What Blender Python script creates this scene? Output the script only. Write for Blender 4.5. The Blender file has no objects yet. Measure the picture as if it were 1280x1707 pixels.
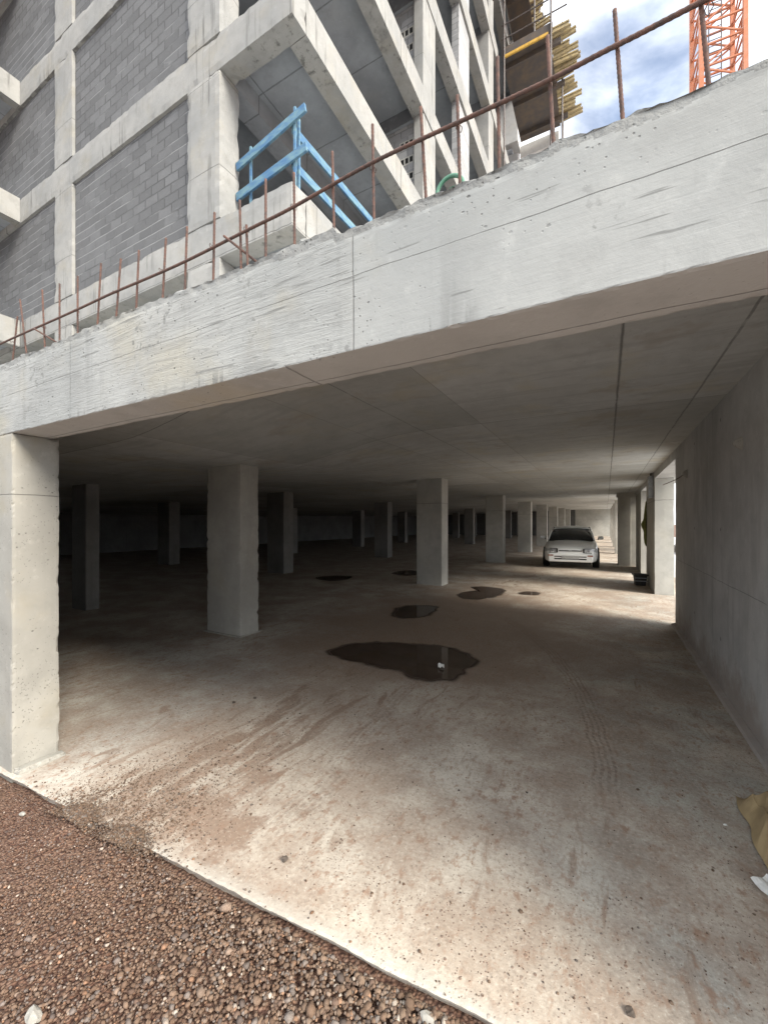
import bpy, bmesh, math, random
import numpy as np
from mathutils import Vector, Matrix, noise as mnoise
R = math.radians
random.seed(7); rng = np.random.default_rng(7)
sc = bpy.context.scene
col = sc.collection

# ------------------------------------------------------------------ camera
CAM_H = 1.45
cd = bpy.data.cameras.new('camera'); cam = bpy.data.objects.new('camera', cd); col.objects.link(cam)
cam.location = (0, 0, CAM_H); cam.rotation_euler = (R(90), 0, R(28.55))
cd.sensor_fit = 'VERTICAL'; cd.sensor_height = 36; cd.sensor_width = 36
cd.lens = 36 * 680 / 1707; cd.shift_y = 19.5 / 1707
cd.clip_start = 0.03; cd.clip_end = 3000
sc.camera = cam

# ------------------------------------------------------------------ world
SUN_EL, SUN_AZ = 35, 105          # azimuth clockwise from +Y: light comes from the front right
w = bpy.data.worlds.new('World'); sc.world = w; w.use_nodes = True
nt = w.node_tree; nt.nodes.clear(); L = nt.links.new
out = nt.nodes.new('ShaderNodeOutputWorld'); bg = nt.nodes.new('ShaderNodeBackground')
sky = nt.nodes.new('ShaderNodeTexSky'); sky.sky_type = 'NISHITA'; sky.sun_disc = False
sky.sun_elevation = R(SUN_EL); sky.sun_rotation = R(SUN_AZ); sky.ozone_density = 3.5; sky.dust_density = 0.3
tc = nt.nodes.new('ShaderNodeTexCoord')
mp = nt.nodes.new('ShaderNodeMapping'); mp.inputs['Scale'].default_value = (1, 1, 1.7); mp.inputs['Location'].default_value = (.35, .1, .2)
n1 = nt.nodes.new('ShaderNodeTexNoise'); n1.inputs['Scale'].default_value = 3.4; n1.inputs['Detail'].default_value = 9; n1.inputs['Roughness'].default_value = .52; n1.inputs['Distortion'].default_value = .3
L(tc.outputs['Generated'], mp.inputs[0]); L(mp.outputs[0], n1.inputs['Vector'])
# blue gap in the clouds towards the crane
dt = nt.nodes.new('ShaderNodeVectorMath'); dt.operation = 'DOT_PRODUCT'
L(tc.outputs['Generated'], dt.inputs[0])
g = Vector((.058, 1.187, 1.03)).normalized(); dt.inputs[1].default_value = g
gap = nt.nodes.new('ShaderNodeMapRange'); gap.inputs[1].default_value = .978; gap.inputs[2].default_value = .999; gap.inputs[3].default_value = 0; gap.inputs[4].default_value = .35
L(dt.outputs['Value'], gap.inputs[0])
sb = nt.nodes.new('ShaderNodeMath'); sb.operation = 'SUBTRACT'; L(n1.outputs[0], sb.inputs[0]); L(gap.outputs[0], sb.inputs[1])
cr = nt.nodes.new('ShaderNodeMapRange'); cr.interpolation_type = 'SMOOTHSTEP'
cr.inputs[3].default_value = .11; cr.inputs[1].default_value = .12; cr.inputs[2].default_value = .44; L(sb.outputs[0], cr.inputs[0])
n2 = nt.nodes.new('ShaderNodeTexNoise'); n2.inputs['Scale'].default_value = 5; n2.inputs['Detail'].default_value = 6; L(mp.outputs[0], n2.inputs['Vector'])
cc = nt.nodes.new('ShaderNodeValToRGB'); cc.color_ramp.elements[0].position = .35; cc.color_ramp.elements[1].position = .62
cc.color_ramp.elements[0].color = (8.2, 9.0, 10.2, 1); cc.color_ramp.elements[1].color = (11.5, 11.6, 11.7, 1); L(n2.outputs[0], cc.inputs[0])
mx = nt.nodes.new('ShaderNodeMix'); mx.data_type = 'RGBA'
L(cr.outputs[0], mx.inputs[0]); L(sky.outputs[0], mx.inputs[6]); L(cc.outputs[0], mx.inputs[7])
L(mx.outputs[2], bg.inputs[0]); bg.inputs[1].default_value = .1
L(bg.outputs[0], out.inputs[0])

sd = bpy.data.lights.new('sun', 'SUN'); sun = bpy.data.objects.new('sun', sd); col.objects.link(sun)
sd.energy = 3.7; sd.angle = R(26); sd.color = (1, .93, .82)
az, el = R(SUN_AZ), R(SUN_EL)
sun.rotation_euler = Vector((math.sin(az)*math.cos(el), math.cos(az)*math.cos(el), math.sin(el))).to_track_quat('Z', 'Y').to_euler()

sc.view_settings.view_transform = 'Standard'; sc.view_settings.look = 'None'
sc.view_settings.exposure = 1.08; sc.view_settings.gamma = 1
sc.render.engine = 'CYCLES'
cy = sc.cycles; cy.max_bounces = 10; cy.diffuse_bounces = 8; cy.glossy_bounces = 3; cy.transmission_bounces = 4
cy.use_denoising = True; cy.caustics_reflective = False; cy.caustics_refractive = False
cy.sample_clamp_indirect = 4; cy.use_adaptive_sampling = True; cy.adaptive_threshold = .02

# ------------------------------------------------------------------ shader helper
class SG:
    def __init__(s, name, rough=.9, spec=.3, metal=0):
        s.m = bpy.data.materials.new(name); s.m.use_nodes = True; s.t = s.m.node_tree
        s.b = s.t.nodes['Principled BSDF']; s.b.inputs['Roughness'].default_value = rough
        s.b.inputs['Specular IOR Level'].default_value = spec; s.b.inputs['Metallic'].default_value = metal
        s.co = s.nd('ShaderNodeTexCoord').outputs['Object']
    def nd(s, t): return s.t.nodes.new(t)
    def put(s, sock, v):
        if isinstance(v, bpy.types.NodeSocket): s.t.links.new(v, sock)
        elif isinstance(v, tuple) and len(v) == 3 and sock.type == 'RGBA': sock.default_value = (*v, 1)
        else: sock.default_value = v
    def map(s, scale=(1,1,1), rot=(0,0,0), loc=(0,0,0), src=None):
        n = s.nd('ShaderNodeMapping'); s.put(n.inputs[0], src or s.co)
        n.inputs['Scale'].default_value = scale; n.inputs['Rotation'].default_value = rot; n.inputs['Location'].default_value = loc
        return n.outputs[0]
    def noise(s, scale, detail=5, rough=.55, vec=None, dist=0):
        n = s.nd('ShaderNodeTexNoise'); s.put(n.inputs['Vector'], vec or s.co)
        n.inputs['Scale'].default_value = scale; n.inputs['Detail'].default_value = detail
        n.inputs['Roughness'].default_value = rough; n.inputs['Distortion'].default_value = dist
        return n.outputs[0]
    def vor(s, scale, vec=None, feat='F1', rnd=1):
        n = s.nd('ShaderNodeTexVoronoi'); s.put(n.inputs['Vector'], vec or s.co); n.feature = feat
        n.inputs['Scale'].default_value = scale; n.inputs['Randomness'].default_value = rnd
        return n
    def step(s, v, a, b, o0=0, o1=1):
        n = s.nd('ShaderNodeMapRange'); n.interpolation_type = 'SMOOTHSTEP'; s.put(n.inputs[0], v)
        n.inputs[1].default_value = a; n.inputs[2].default_value = b; n.inputs[3].default_value = o0; n.inputs[4].default_value = o1
        return n.outputs[0]
    def ma(s, op, a, b=0, c=0):
        n = s.nd('ShaderNodeMath'); n.operation = op; s.put(n.inputs[0], a); s.put(n.inputs[1], b)
        s.put(n.inputs[2], c)
        return n.outputs[0]
    def mul(s, *a):
        r = a[0]
        for x in a[1:]: r = s.ma('MULTIPLY', r, x)
        return r
    def mix(s, f, a, b, mode='MIX'):
        n = s.nd('ShaderNodeMix'); n.data_type = 'RGBA'; n.blend_type = mode; n.clamp_factor = True
        s.put(n.inputs[0], f); s.put(n.inputs[6], a); s.put(n.inputs[7], b); return n.outputs[2]
    def sep(s, v=None):
        n = s.nd('ShaderNodeSeparateXYZ'); s.put(n.inputs[0], v or s.co); return n.outputs
    def line(s, v, at, wd):
        d = s.ma('ABSOLUTE', s.ma('SUBTRACT', v, at)); return s.step(d, wd*.4, wd, 1, 0)
    def every(s, v, period, off, wd):
        f = s.ma('SUBTRACT', s.ma('PINGPONG', s.ma('ADD', v, off), period/2), 0); return s.step(f, wd*.4, wd, 1, 0)
    def done(s, color, height=None, strength=.5, dist=.01, rough=None):
        s.put(s.b.inputs['Base Color'], color)
        if rough is not None: s.put(s.b.inputs['Roughness'], rough)
        if height is not None:
            n = s.nd('ShaderNodeBump'); n.inputs['Strength'].default_value = strength; n.inputs['Distance'].default_value = dist
            s.put(n.inputs['Height'], height); s.t.links.new(n.outputs[0], s.b.inputs['Normal'])
        return s.m

def concrete(name, c, c2=None, drip=.35, pit=.5, board=None, yellow=.25, seams=None, bump=.5, dist=.006, rough=.9, scuff=0, panels=False, ties=False):
    s = SG(name, rough)
    c2 = c2 or tuple(x*.74 for x in c)
    big = s.noise(.9, 6, .6); mid = s.noise(5, 6, .65); fine = s.noise(90, 3, .6)
    colr = s.mix(s.step(big, .35, .68), c, c2)
    colr = s.mix(s.ma('MULTIPLY', s.step(mid, .42, .72), .5), colr, tuple(x*.68 for x in c))
    colr = s.mix(s.ma('MULTIPLY', s.step(s.noise(1.7, 5, .6, s.map(loc=(3,8,1))), .5, .72), yellow), colr, (c[0]*.95, c[1]*.82, c[2]*.55))
    lt = s.step(s.noise(14, 5, .7, s.map(loc=(9,2,4))), .55, .75)
    colr = s.mix(s.ma('MULTIPLY', lt, .35), colr, tuple(min(.8, x*1.25) for x in c))
    if drip:
        st = s.step(s.noise(9, 4, .6, s.map(scale=(1,1,.05))), .54, .7)
        st = s.mul(st, s.step(s.noise(1.1, 3, .5, s.map(loc=(5,5,5))), .42, .62), drip)
        colr = s.mix(st, colr, tuple(x*.42 for x in c))
    if panels:                                  # plywood sheet prints, streaks and tie cones
        bt = s.nd('ShaderNodeTexBrick'); s.put(bt.inputs['Vector'], s.map(loc=(-.08,.0,0))); bt.offset = 0
        bt.inputs['Scale'].default_value = 1; bt.inputs['Brick Width'].default_value = 1.25; bt.inputs['Row Height'].default_value = 2.15
        bt.inputs['Mortar Size'].default_value = .004; s.put(bt.inputs['Color1'], (1,1,1)); s.put(bt.inputs['Color2'], (.72,.72,.70)); s.put(bt.inputs['Mortar'], (.45,.43,.42))
        colr = s.mix(.75, colr, bt.outputs['Color'], 'MULTIPLY')
        sk = s.step(s.noise(1.8, 6, .7, s.map(scale=(.5,5,1))), .48, .68); colr = s.mix(s.mul(sk, .4), colr, tuple(x*.55 for x in c))
        wt = s.step(s.noise(1.1, 5, .65, s.map(loc=(3,1,0))), .60, .66); colr = s.mix(s.mul(wt, .35), colr, (c[0]*.6, c[1]*.5, c[2]*.42))
    if scuff:                                   # long dark scratches, form marks and blotches
        sc1 = s.step(s.noise(2.4, 3, .5, s.map(scale=(1.3,1,22), rot=(0,R(-9),0), loc=(1,0,4))), .655, .70)
        sc2 = s.mul(s.step(s.noise(34, 3, .6), .56, .66), s.step(s.noise(2.9, 3, .5, s.map(loc=(7,7,7))), .56, .66))
        sc3 = s.mul(s.step(s.noise(30, 2, .5, s.map(scale=(1,1,.07))), .58, .66), s.step(s.sep()[2], 1.985, 2.045, 1, 0), s.step(s.noise(2, 2), .45, .6))
        colr = s.mix(s.mul(s.ma('MAXIMUM', s.ma('MAXIMUM', sc1, sc2), sc3), scuff), colr, tuple(x*.40 for x in c))
    if ties:
        o_ = s.sep(); hy = s.ma('SUBTRACT', s.ma('PINGPONG', s.ma('ADD', o_[1], .3), .6), 0); hz_ = s.ma('PINGPONG', s.ma('SUBTRACT', o_[2], .45), .475)
        tie = s.step(s.ma('SQRT', s.ma('ADD', s.ma('MULTIPLY', hy, hy), s.ma('MULTIPLY', hz_, hz_))), .013, .019, 1, 0)
        colr = s.mix(s.mul(tie, .75), colr, tuple(x*.22 for x in c))
        spl = s.step(s.ma('ADD', o_[2], s.mul(s.ma('SUBTRACT', s.noise(4, 6, .7), .5), .9)), .05, .42, 1, 0)
        colr = s.mix(s.mul(spl, .55), colr, (.24,.17,.12))
        wsh = s.step(s.noise(2.2, 5, .65, s.map(scale=(1,1,.22), loc=(1,4,2))), .50, .66); colr = s.mix(s.mul(wsh, .4), colr, tuple(x*.55 for x in c))
    # air holes
    v = s.vor(26, s.map(scale=(1,1,1.5), rot=(0,.3,0))); pr = s.sep(v.outputs['Color'])[0]
    hole = s.mul(s.step(s.ma('ADD', v.outputs['Distance'], s.mul(fine, .12)), .14, .24, 1, 0), s.ma('GREATER_THAN', pr, .66))
    v2 = s.vor(75); pr2 = s.sep(v2.outputs['Color'])[0]
    hole2 = s.mul(s.step(v2.outputs['Distance'], .12, .26, 1, 0), s.ma('GREATER_THAN', pr2, .7), .7)
    holes = s.ma('MAXIMUM', hole, hole2)
    holes = s.mul(holes, s.step(s.noise(2.3, 3), .40, .56), pit)
    colr = s.mix(holes, colr, tuple(x*.35 for x in c))
    h = s.ma('ADD', s.mul(mid, .5), s.mul(fine, .18)); h = s.ma('SUBTRACT', h, s.mul(holes, .8))
    if board:                                   # rough sawn board print along the horizontal
        wv = s.noise(3.2, 6, .62, s.map(scale=(1.1, 1, 14), rot=(0, R(3), 0)), .9)
        wf = s.noise(6, 3, .6, s.map(scale=(2, 1, 40), rot=(0, R(3), 0)), .8)
        x = s.sep()[0]; msk = s.step(x, -.75, -.62, 1, .14)
        h = s.ma('ADD', h, s.mul(wv, msk, 1.4)); h = s.ma('ADD', h, s.mul(wf, msk, .7))
        colr = s.mix(s.mul(s.step(wv, .54, .62), msk, .30), colr, tuple(x*.5 for x in c))
        colr = s.mix(s.mul(s.step(wf, .58, .66), msk, .22), colr, tuple(x*.5 for x in c))
    if seams:
        o = s.sep(); mk = None
        wob = s.mul(s.ma('SUBTRACT', s.noise(3, 3), .5), .02)
        for sm in seams:
            v = s.ma('ADD', o['XYZ'.index(sm[0])], wob)
            l = s.every(v, sm[3], sm[1], sm[2]) if len(sm) > 3 else s.line(v, sm[1], sm[2])
            mk = l if mk is None else s.ma('MAXIMUM', mk, l)
        mk = s.mul(mk, s.step(s.noise(8, 4), .3, .5, .45, 1))
        colr = s.mix(s.mul(mk, .6), colr, tuple(x*.25 for x in c)); h = s.ma('SUBTRACT', h, s.mul(mk, .9))
    return s.done(colr, h, bump, dist)

M = {}
M['shade_column'] = concrete('shaded_column_concrete', (.24,.235,.22), drip=.3, yellow=.1)  # column concrete darkened, shade of the deep interior put into the colour
M['dark_wall'] = concrete('shaded_wall_concrete', (.16,.16,.155), drip=.4, yellow=.05)  # wall concrete darkened in place of the interior shade
M['beam'] = concrete('facade_concrete', (.335,.338,.325), (.252,.26,.255), drip=.5, pit=1.1, board=True, yellow=.35, scuff=.7,
                     seams=[('X', -.68, .0032), ('X', -2.37, .003), ('Z', 2.205, .0018)], bump=.7, dist=.005)
M['crust'] = concrete('broken_concrete', (.25,.253,.245), drip=0, pit=1, bump=1, dist=.02)
M['pier'] = concrete('pier_concrete', (.315,.305,.275), drip=.3, pit=1, yellow=.35, bump=.6, seams=[('Z', 1.62, .004)])
M['wall'] = concrete('wall_concrete', (.55,.55,.54), ties=True, drip=.5, pit=.5, yellow=.05, seams=[('Z', .95, .004), ('Y', 4.55, .005, 2.4), ('Y', 0, .004, 4.8)], bump=.5)
M['ceil'] = concrete('ceiling_concrete', (.60,.615,.61), (.52,.53,.52), panels=True, drip=0, pit=.35, yellow=.35,
                     seams=[('X', .08, .012), ('X', .645, .010), ('X', -1.85, .008), ('X', -4.6, .008), ('X', -7.2, .008), ('Y', 0.0, .007, 2.15)], bump=.4)
M['soffit'] = concrete('soffit_concrete', (.50,.49,.47), (.44,.43,.41), drip=0, pit=.5, yellow=.4, seams=[('X', -.95, .006), ('Y', 1.215, .004)], bump=.6)
M['column'] = concrete('column_concrete', (.44,.425,.385), drip=.3, pit=.6, yellow=.15)
M['column_bright'] = concrete('smooth_pier_concrete', (.50,.495,.46), drip=.1, pit=.5, yellow=.1, seams=[('Z', 1.93, .01)])
M['frame'] = concrete('frame_concrete', (.295,.292,.278), (.232,.235,.23), drip=1.0, pit=.8, yellow=.22, bump=.7, dist=.012, seams=[('Z', 0, .008, 1.37)])
M['bsoffit'] = concrete('building_soffit', (.30,.315,.335), drip=0, pit=.4, yellow=.1, seams=[('X', 0, .015, 2.5), ('Y', 0, .015, 1.25)], bump=.4)
M['white'] = concrete('fresh_concrete', (.58,.575,.56), (.50,.50,.50), drip=.25, pit=.5, yellow=.1)

def blocks(name, c, mort, msz=.012, swap=False):
    s = SG(name, .95)
    o = s.sep(); cx = s.nd('ShaderNodeCombineXYZ')
    s.put(cx.inputs[0], o[1] if swap else o[0]); s.put(cx.inputs[1], o[2])
    n = s.nd('ShaderNodeTexBrick'); wob = s.nd('ShaderNodeVectorMath'); wob.operation = 'MULTIPLY_ADD'
    nn = s.nd('ShaderNodeTexNoise'); nn.inputs['Scale'].default_value = 2.5; s.put(nn.inputs['Vector'], s.co)
    s.put(wob.inputs[0], nn.outputs['Color']); wob.inputs[1].default_value = (.035,.03,0); s.put(wob.inputs[2], cx.outputs[0])
    s.put(n.inputs['Vector'], wob.outputs[0])
    n.inputs['Scale'].default_value = 1; n.inputs['Brick Width'].default_value = .36; n.inputs['Row Height'].default_value = .165
    n.inputs['Mortar Size'].default_value = msz; n.inputs['Mortar Smooth'].default_value = .25; n.inputs['Bias'].default_value = -.1
    s.put(n.inputs['Color1'], c); s.put(n.inputs['Color2'], tuple(x*.70 for x in c)); s.put(n.inputs['Mortar'], tuple(x*.48 for x in c))
    gr = s.noise(70, 3, .7); md = s.noise(3, 5, .6)
    colr = s.mix(s.mul(s.step(md, .4, .7), .4), n.outputs['Color'], tuple(x*.7 for x in c))
    # mortar wiped pale on part of the joints, mostly the bed joints of the lower courses
    pale = s.step(s.noise(1.0, 4, .6, s.map(scale=(.6,.6,1.6), loc=(2,0,.7))), .44, .60)
    zz = s.sep(wob.outputs[0])[1]
    bed = s.every(zz, .165, 0, .012)
    joint = s.mul(n.outputs['Fac'], s.ma('MAXIMUM', s.mul(bed, s.step(pale, 0, 1, .12, 1)), s.mul(pale, .35)))
    colr = s.mix(s.mul(joint, .85), colr, mort)
    smear = s.mul(s.step(s.noise(7, 5, .6, s.map(scale=(.5,.5,2))), .62, .72), .45)
    colr = s.mix(smear, colr, tuple(x*1.5 for x in c))
    colr = s.mix(s.mul(s.step(gr, .5, .7), .35), colr, tuple(x*.55 for x in c))
    h = s.ma('SUBTRACT', s.mul(gr, .35), n.outputs['Fac']); h = s.ma('ADD', h, s.mul(md, .5))
    return s.done(colr, h, .8, .012)
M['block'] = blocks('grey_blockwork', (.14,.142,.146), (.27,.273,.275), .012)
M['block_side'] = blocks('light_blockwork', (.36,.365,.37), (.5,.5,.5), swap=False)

def simple(name, c, rough=.6, metal=0, var=.3, sc_=20, bump=.2, spec=.4, dist=.004, stretch=(1,1,1), c2=None):
    s = SG(name, rough, spec, metal)
    n = s.noise(sc_, 5, .6, s.map(scale=stretch))
    return s.done(s.mix(s.step(n, .35, .7), c, c2 or tuple(x*(1-var) for x in c)), n, bump, dist)
M['rust'] = simple('rusty_steel', (.115,.060,.045), .85, var=.5, sc_=60, bump=.6, c2=(.055,.038,.034))
M['blue'] = simple('blue_painted_timber', (.055,.135,.25), .85, sc_=5, stretch=(1,1,3), c2=(.14,.24,.27))
M['timber'] = simple('weathered_timber', (.40,.32,.17), .85, sc_=8, c2=(.24,.20,.13))
M['ply'] = simple('formwork_plywood', (.085,.075,.072), .8, sc_=3, c2=(.13,.10,.075))
M['yellow'] = simple('yellow_timber', (.62,.38,.07), .6, sc_=10)
M['steel'] = simple('scaffold_steel', (.16,.15,.15), .6, metal=.4, c2=(.10,.075,.06))
M['orange'] = simple('orange_crane_paint', (.50,.17,.08), .6, sc_=4, c2=(.44,.21,.13))
M['green'] = simple('green_hose', (.08,.19,.13), .5, c2=(.07,.2,.13))
M['green_dark'] = simple('dark_green_plastic', (.035,.10,.06), .5)
M['olive'] = simple('olive_cloth', (.20,.21,.07), .95, sc_=15)
M['crate'] = simple('dark_plastic', (.035,.033,.032), .6)
M['boxgrey'] = simple('grey_plastic', (.30,.32,.34), .5)
M['paper'] = simple('white_paper', (.75,.75,.72), .8, var=.1)
M['sack'] = simple('brown_paper', (.36,.27,.145), .85, sc_=9, c2=(.27,.20,.11), bump=.4)
M['stone_d'] = simple('dark_stone', (.10,.08,.065), .9, sc_=40)
M['stone_w'] = simple('pale_stone', (.34,.325,.29), .9, sc_=30)
M['stone_r'] = simple('orange_stone', (.42,.20,.10), .9, sc_=30)
M['paint'] = simple('silver_white_car_paint', (.84,.86,.85), .22, metal=.0, var=.05, bump=0, spec=.6)
M['glass'] = simple('car_glass', (.012,.016,.018), .06, bump=0, spec=.8)
M['trim'] = simple('black_trim', (.012,.012,.012), .5, bump=0)
M['tyre'] = simple('tyre_rubber', (.018,.018,.018), .85)
M['rim'] = simple('wheel_rim', (.35,.35,.36), .35, metal=.7, bump=0)
M['lamp'] = simple('headlamp_glass', (.55,.57,.58), .08, bump=0, spec=.9)
M['amber'] = simple('amber_lens', (.30,.11,.06), .2, bump=0)
M['plate'] = simple('number_plate', (.42,.43,.42), .4, bump=0)

# water
s = SG('puddle_water', .04, .5); nn = s.noise(6, 4)
wa = s.nd('ShaderNodeVertexColor'); wa.layer_name = 'Wet'; wv_ = wa.outputs[0]
s.put(s.b.inputs['Alpha'], s.step(s.ma('ADD', wv_, s.mul(s.ma('SUBTRACT', s.noise(14, 5, .65), .5), .35)), .0, .62))
M['water'] = s.done(s.mix(s.step(nn, .4, .65), (.050,.033,.024), (.075,.050,.037)), s.noise(3, 2), .03, .002, rough=s.step(wv_, .45, .7, .6, .04))

# gravel and stones coloured stone by stone
def vcol(name, rough=1):
    s = SG(name, rough, .05); a = s.nd('ShaderNodeVertexColor'); a.layer_name = 'Col'
    n = s.noise(160, 3, .7)
    return s.done(s.mix(s.mul(s.step(n, .4, .7), .5), a.outputs[0], (.10,.065,.05)), n, .5, .003)
M['gravel'] = vcol('volcanic_gravel')

s = SG('red_brown_earth', .95)
colr = s.mix(s.step(s.noise(1.6, 6, .6), .35, .65), (.135,.070,.047), (.165,.105,.072))
v = s.vor(75); colr = s.mix(s.mul(s.step(s.sep(v.outputs['Color'])[0], .2, .9), .8), colr, (.24,.16,.12))
colr = s.mix(s.step(v.outputs['Distance'], .35, .75), colr, (.06,.03,.022))
v2 = s.vor(190); colr = s.mix(s.mul(s.step(s.sep(v2.outputs['Color'])[1], .3, 1), .4), colr, (.22,.13,.09))
M['earth'] = s.done(colr, s.ma('ADD', s.mul(v.outputs['Distance'], -1), s.noise(8, 6)), .9, .012)

# garage floor
s = SG('muddy_concrete_floor', .85, .35)
o = s.sep(); X, Y = o[0], o[1]
base = s.mix(s.step(s.noise(.7, 6, .62), .36, .64), (.62,.565,.475), (.52,.475,.405))
base = s.mix(s.mul(s.step(s.noise(5, 6, .7, s.map(scale=(1.4,.6,1), rot=(0,0,R(-20)))), .45, .68), .5), base, (.42,.37,.315))
base = s.mix(s.mul(s.step(s.noise(24, 4, .7), .52, .72), .4), base, (.52,.49,.43))
# greenish grey damp tone by the right wall
gm = s.mul(s.step(X, -.75, .35), s.step(s.noise(1.7, 5, .6, s.map(loc=(4,1,0))), .40, .58), .65)
base = s.mix(gm, base, (.36,.365,.33))
# floor greyed on the left, shade put into the colour
base = s.mix(s.mul(s.step(X, -3.0, -2.2, 1, 0), .6), base, (.42,.42,.395))
mudc = s.mix(s.noise(3, 4), (.27,.175,.118), (.165,.108,.075))
# mud dragged in with the wheels
d1 = s.ma('ABSOLUTE', s.ma('ADD', X, 2.05)); env1 = s.mul(s.step(d1, .15, .75, 1, 0), s.step(Y, 1.4, 4.5, 1, .35))
streak = s.noise(2.6, 6, .66, s.map(scale=(3.0,.7,1), rot=(0,0,R(12))), .8)
mud = s.mul(s.step(s.ma('ADD', streak, s.mul(env1, .15)), .50, .72), .85)
# wet brown area round the puddles
dx = s.ma('DIVIDE', s.ma('ADD', X, 2.0), 2.6); dy = s.ma('DIVIDE', s.ma('SUBTRACT', Y, 5.7), 3.9)
dd = s.ma('SQRT', s.ma('ADD', s.ma('MULTIPLY', dx, dx), s.ma('MULTIPLY', dy, dy)))
wet = s.step(s.ma('ADD', dd, s.mul(s.ma('SUBTRACT', s.noise(1.1, 6, .6), .5), 1.7)), .45, 1.15, 1, 0)
mud2 = s.mul(s.step(s.noise(1.5, 7, .68, s.map(loc=(1,7,2))), .32, .62), .62)
px1 = s.ma('DIVIDE', s.ma('ADD', X, 1.72), .42); py1 = s.ma('DIVIDE', s.ma('SUBTRACT', Y, 1.33), .22)
pd = s.ma('SQRT', s.ma('ADD', s.ma('MULTIPLY', px1, px1), s.ma('MULTIPLY', py1, py1)))
patch = s.mul(s.step(s.ma('ADD', pd, s.mul(s.ma('SUBTRACT', s.noise(7, 6, .7), .5), 2.6)), .5, 1.15, 1, 0), .85)
mud = s.ma('MAXIMUM', mud, patch)
mudall = s.ma('MAXIMUM', s.ma('MAXIMUM', mud, mud2), s.mul(wet, .75))
colr = s.mix(mudall, base, mudc)
# tyre tracks: ribbed arcs
def track(cx_, cy_, rad, wd, y0, y1, amt):
    ax = s.ma('SUBTRACT', X, cx_); ay = s.ma('SUBTRACT', Y, cy_)
    r = s.ma('SQRT', s.ma('ADD', s.ma('MULTIPLY', ax, ax), s.ma('MULTIPLY', ay, ay)))
    d = s.ma('ADD', s.ma('SUBTRACT', r, rad), s.mul(s.ma('SUBTRACT', s.noise(3, 5, .7), .5), .09)); band = s.step(s.ma('ABSOLUTE', d), wd*.42, wd*.52, 1, 0)
    ribs = s.step(s.ma('SINE', s.ma('MULTIPLY', d, 2*math.pi/(wd/4.5))), -.3, .6)
    cuts = s.step(s.ma('SINE', s.ma('ADD', s.ma('MULTIPLY', Y, 130), s.ma('MULTIPLY', d, 60))), -.8, .1, .35, 1)
    f = s.mul(band, ribs, cuts, s.step(s.noise(4, 4, .6), .30, .56, .15, 1), s.step(Y, y0-.3, y0+.3), s.step(Y, y1-.5, y1+.5, 1, 0), amt)
    return f
tr = track(-7, 2.2, 7.02, .17, 2.5, 6.5, .85)
for t_ in (track(-7, 2.2, 5.65, .17, 1.4, 2.3, .6), track(6.5, 3.4, 8.05, .17, 1.6, 3.6, .5), track(-9.5, 0.5, 8.6, .17, 3.6, 8.5, .5)):
    tr = s.ma('MAXIMUM', tr, t_)
colr = s.mix(s.mul(tr, .6), colr, (.15,.09,.062))
# specks
v = s.vor(30); sp = s.mul(s.step(v.outputs['Distance'], .10, .22, 1, 0), s.ma('GREATER_THAN', s.sep(v.outputs['Color'])[0], .62))
v = s.vor(85); sp2 = s.mul(s.step(v.outputs['Distance'], .14, .3, 1, 0), s.ma('GREATER_THAN', s.sep(v.outputs['Color'])[0], .6))
sp = s.mul(s.ma('MAXIMUM', sp, sp2), s.step(s.noise(2.2, 4, .6, s.map(loc=(0,3,3))), .40, .6), .8)
colr = s.mix(sp, colr, (.15,.09,.065))
fg = s.noise(55, 4, .75); colr = s.mix(s.mul(s.step(fg, .50, .66), .5), colr, (.20,.165,.135)); colr = s.mix(s.mul(s.step(fg, .34, .46, 1, 0), .35), colr, (.62,.58,.50))
mg = s.noise(17, 5, .72, s.map(scale=(1.3,.8,1), loc=(2,2,2))); colr = s.mix(s.mul(s.step(mg, .50, .66), s.step(s.noise(2.1, 4, .6, s.map(loc=(6,0,0))), .35, .6, .35, .8)), colr, (.27,.17,.115))
# pale worn slab edge
ed = s.ma('SUBTRACT', Y, s.ma('MULTIPLY_ADD', X, .061, 1.212))
colr = s.mix(s.mul(s.step(s.ma('ADD', ed, s.mul(s.noise(9, 4), .08)), .03, .12, 1, 0), s.step(X, -1.9, -1.7, .35, .6)), colr, (.42,.40,.355))
ht = s.ma('ADD', s.mul(fg, .55), s.mul(s.noise(6, 5, .6), .6)); ht = s.ma('SUBTRACT', ht, s.mul(tr, .4)); ht = s.ma('ADD', ht, s.mul(sp, .4))
M['floor'] = s.done(colr, ht, .7, .007, rough=s.step(wet, 0, 1, .88, .62))

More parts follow.
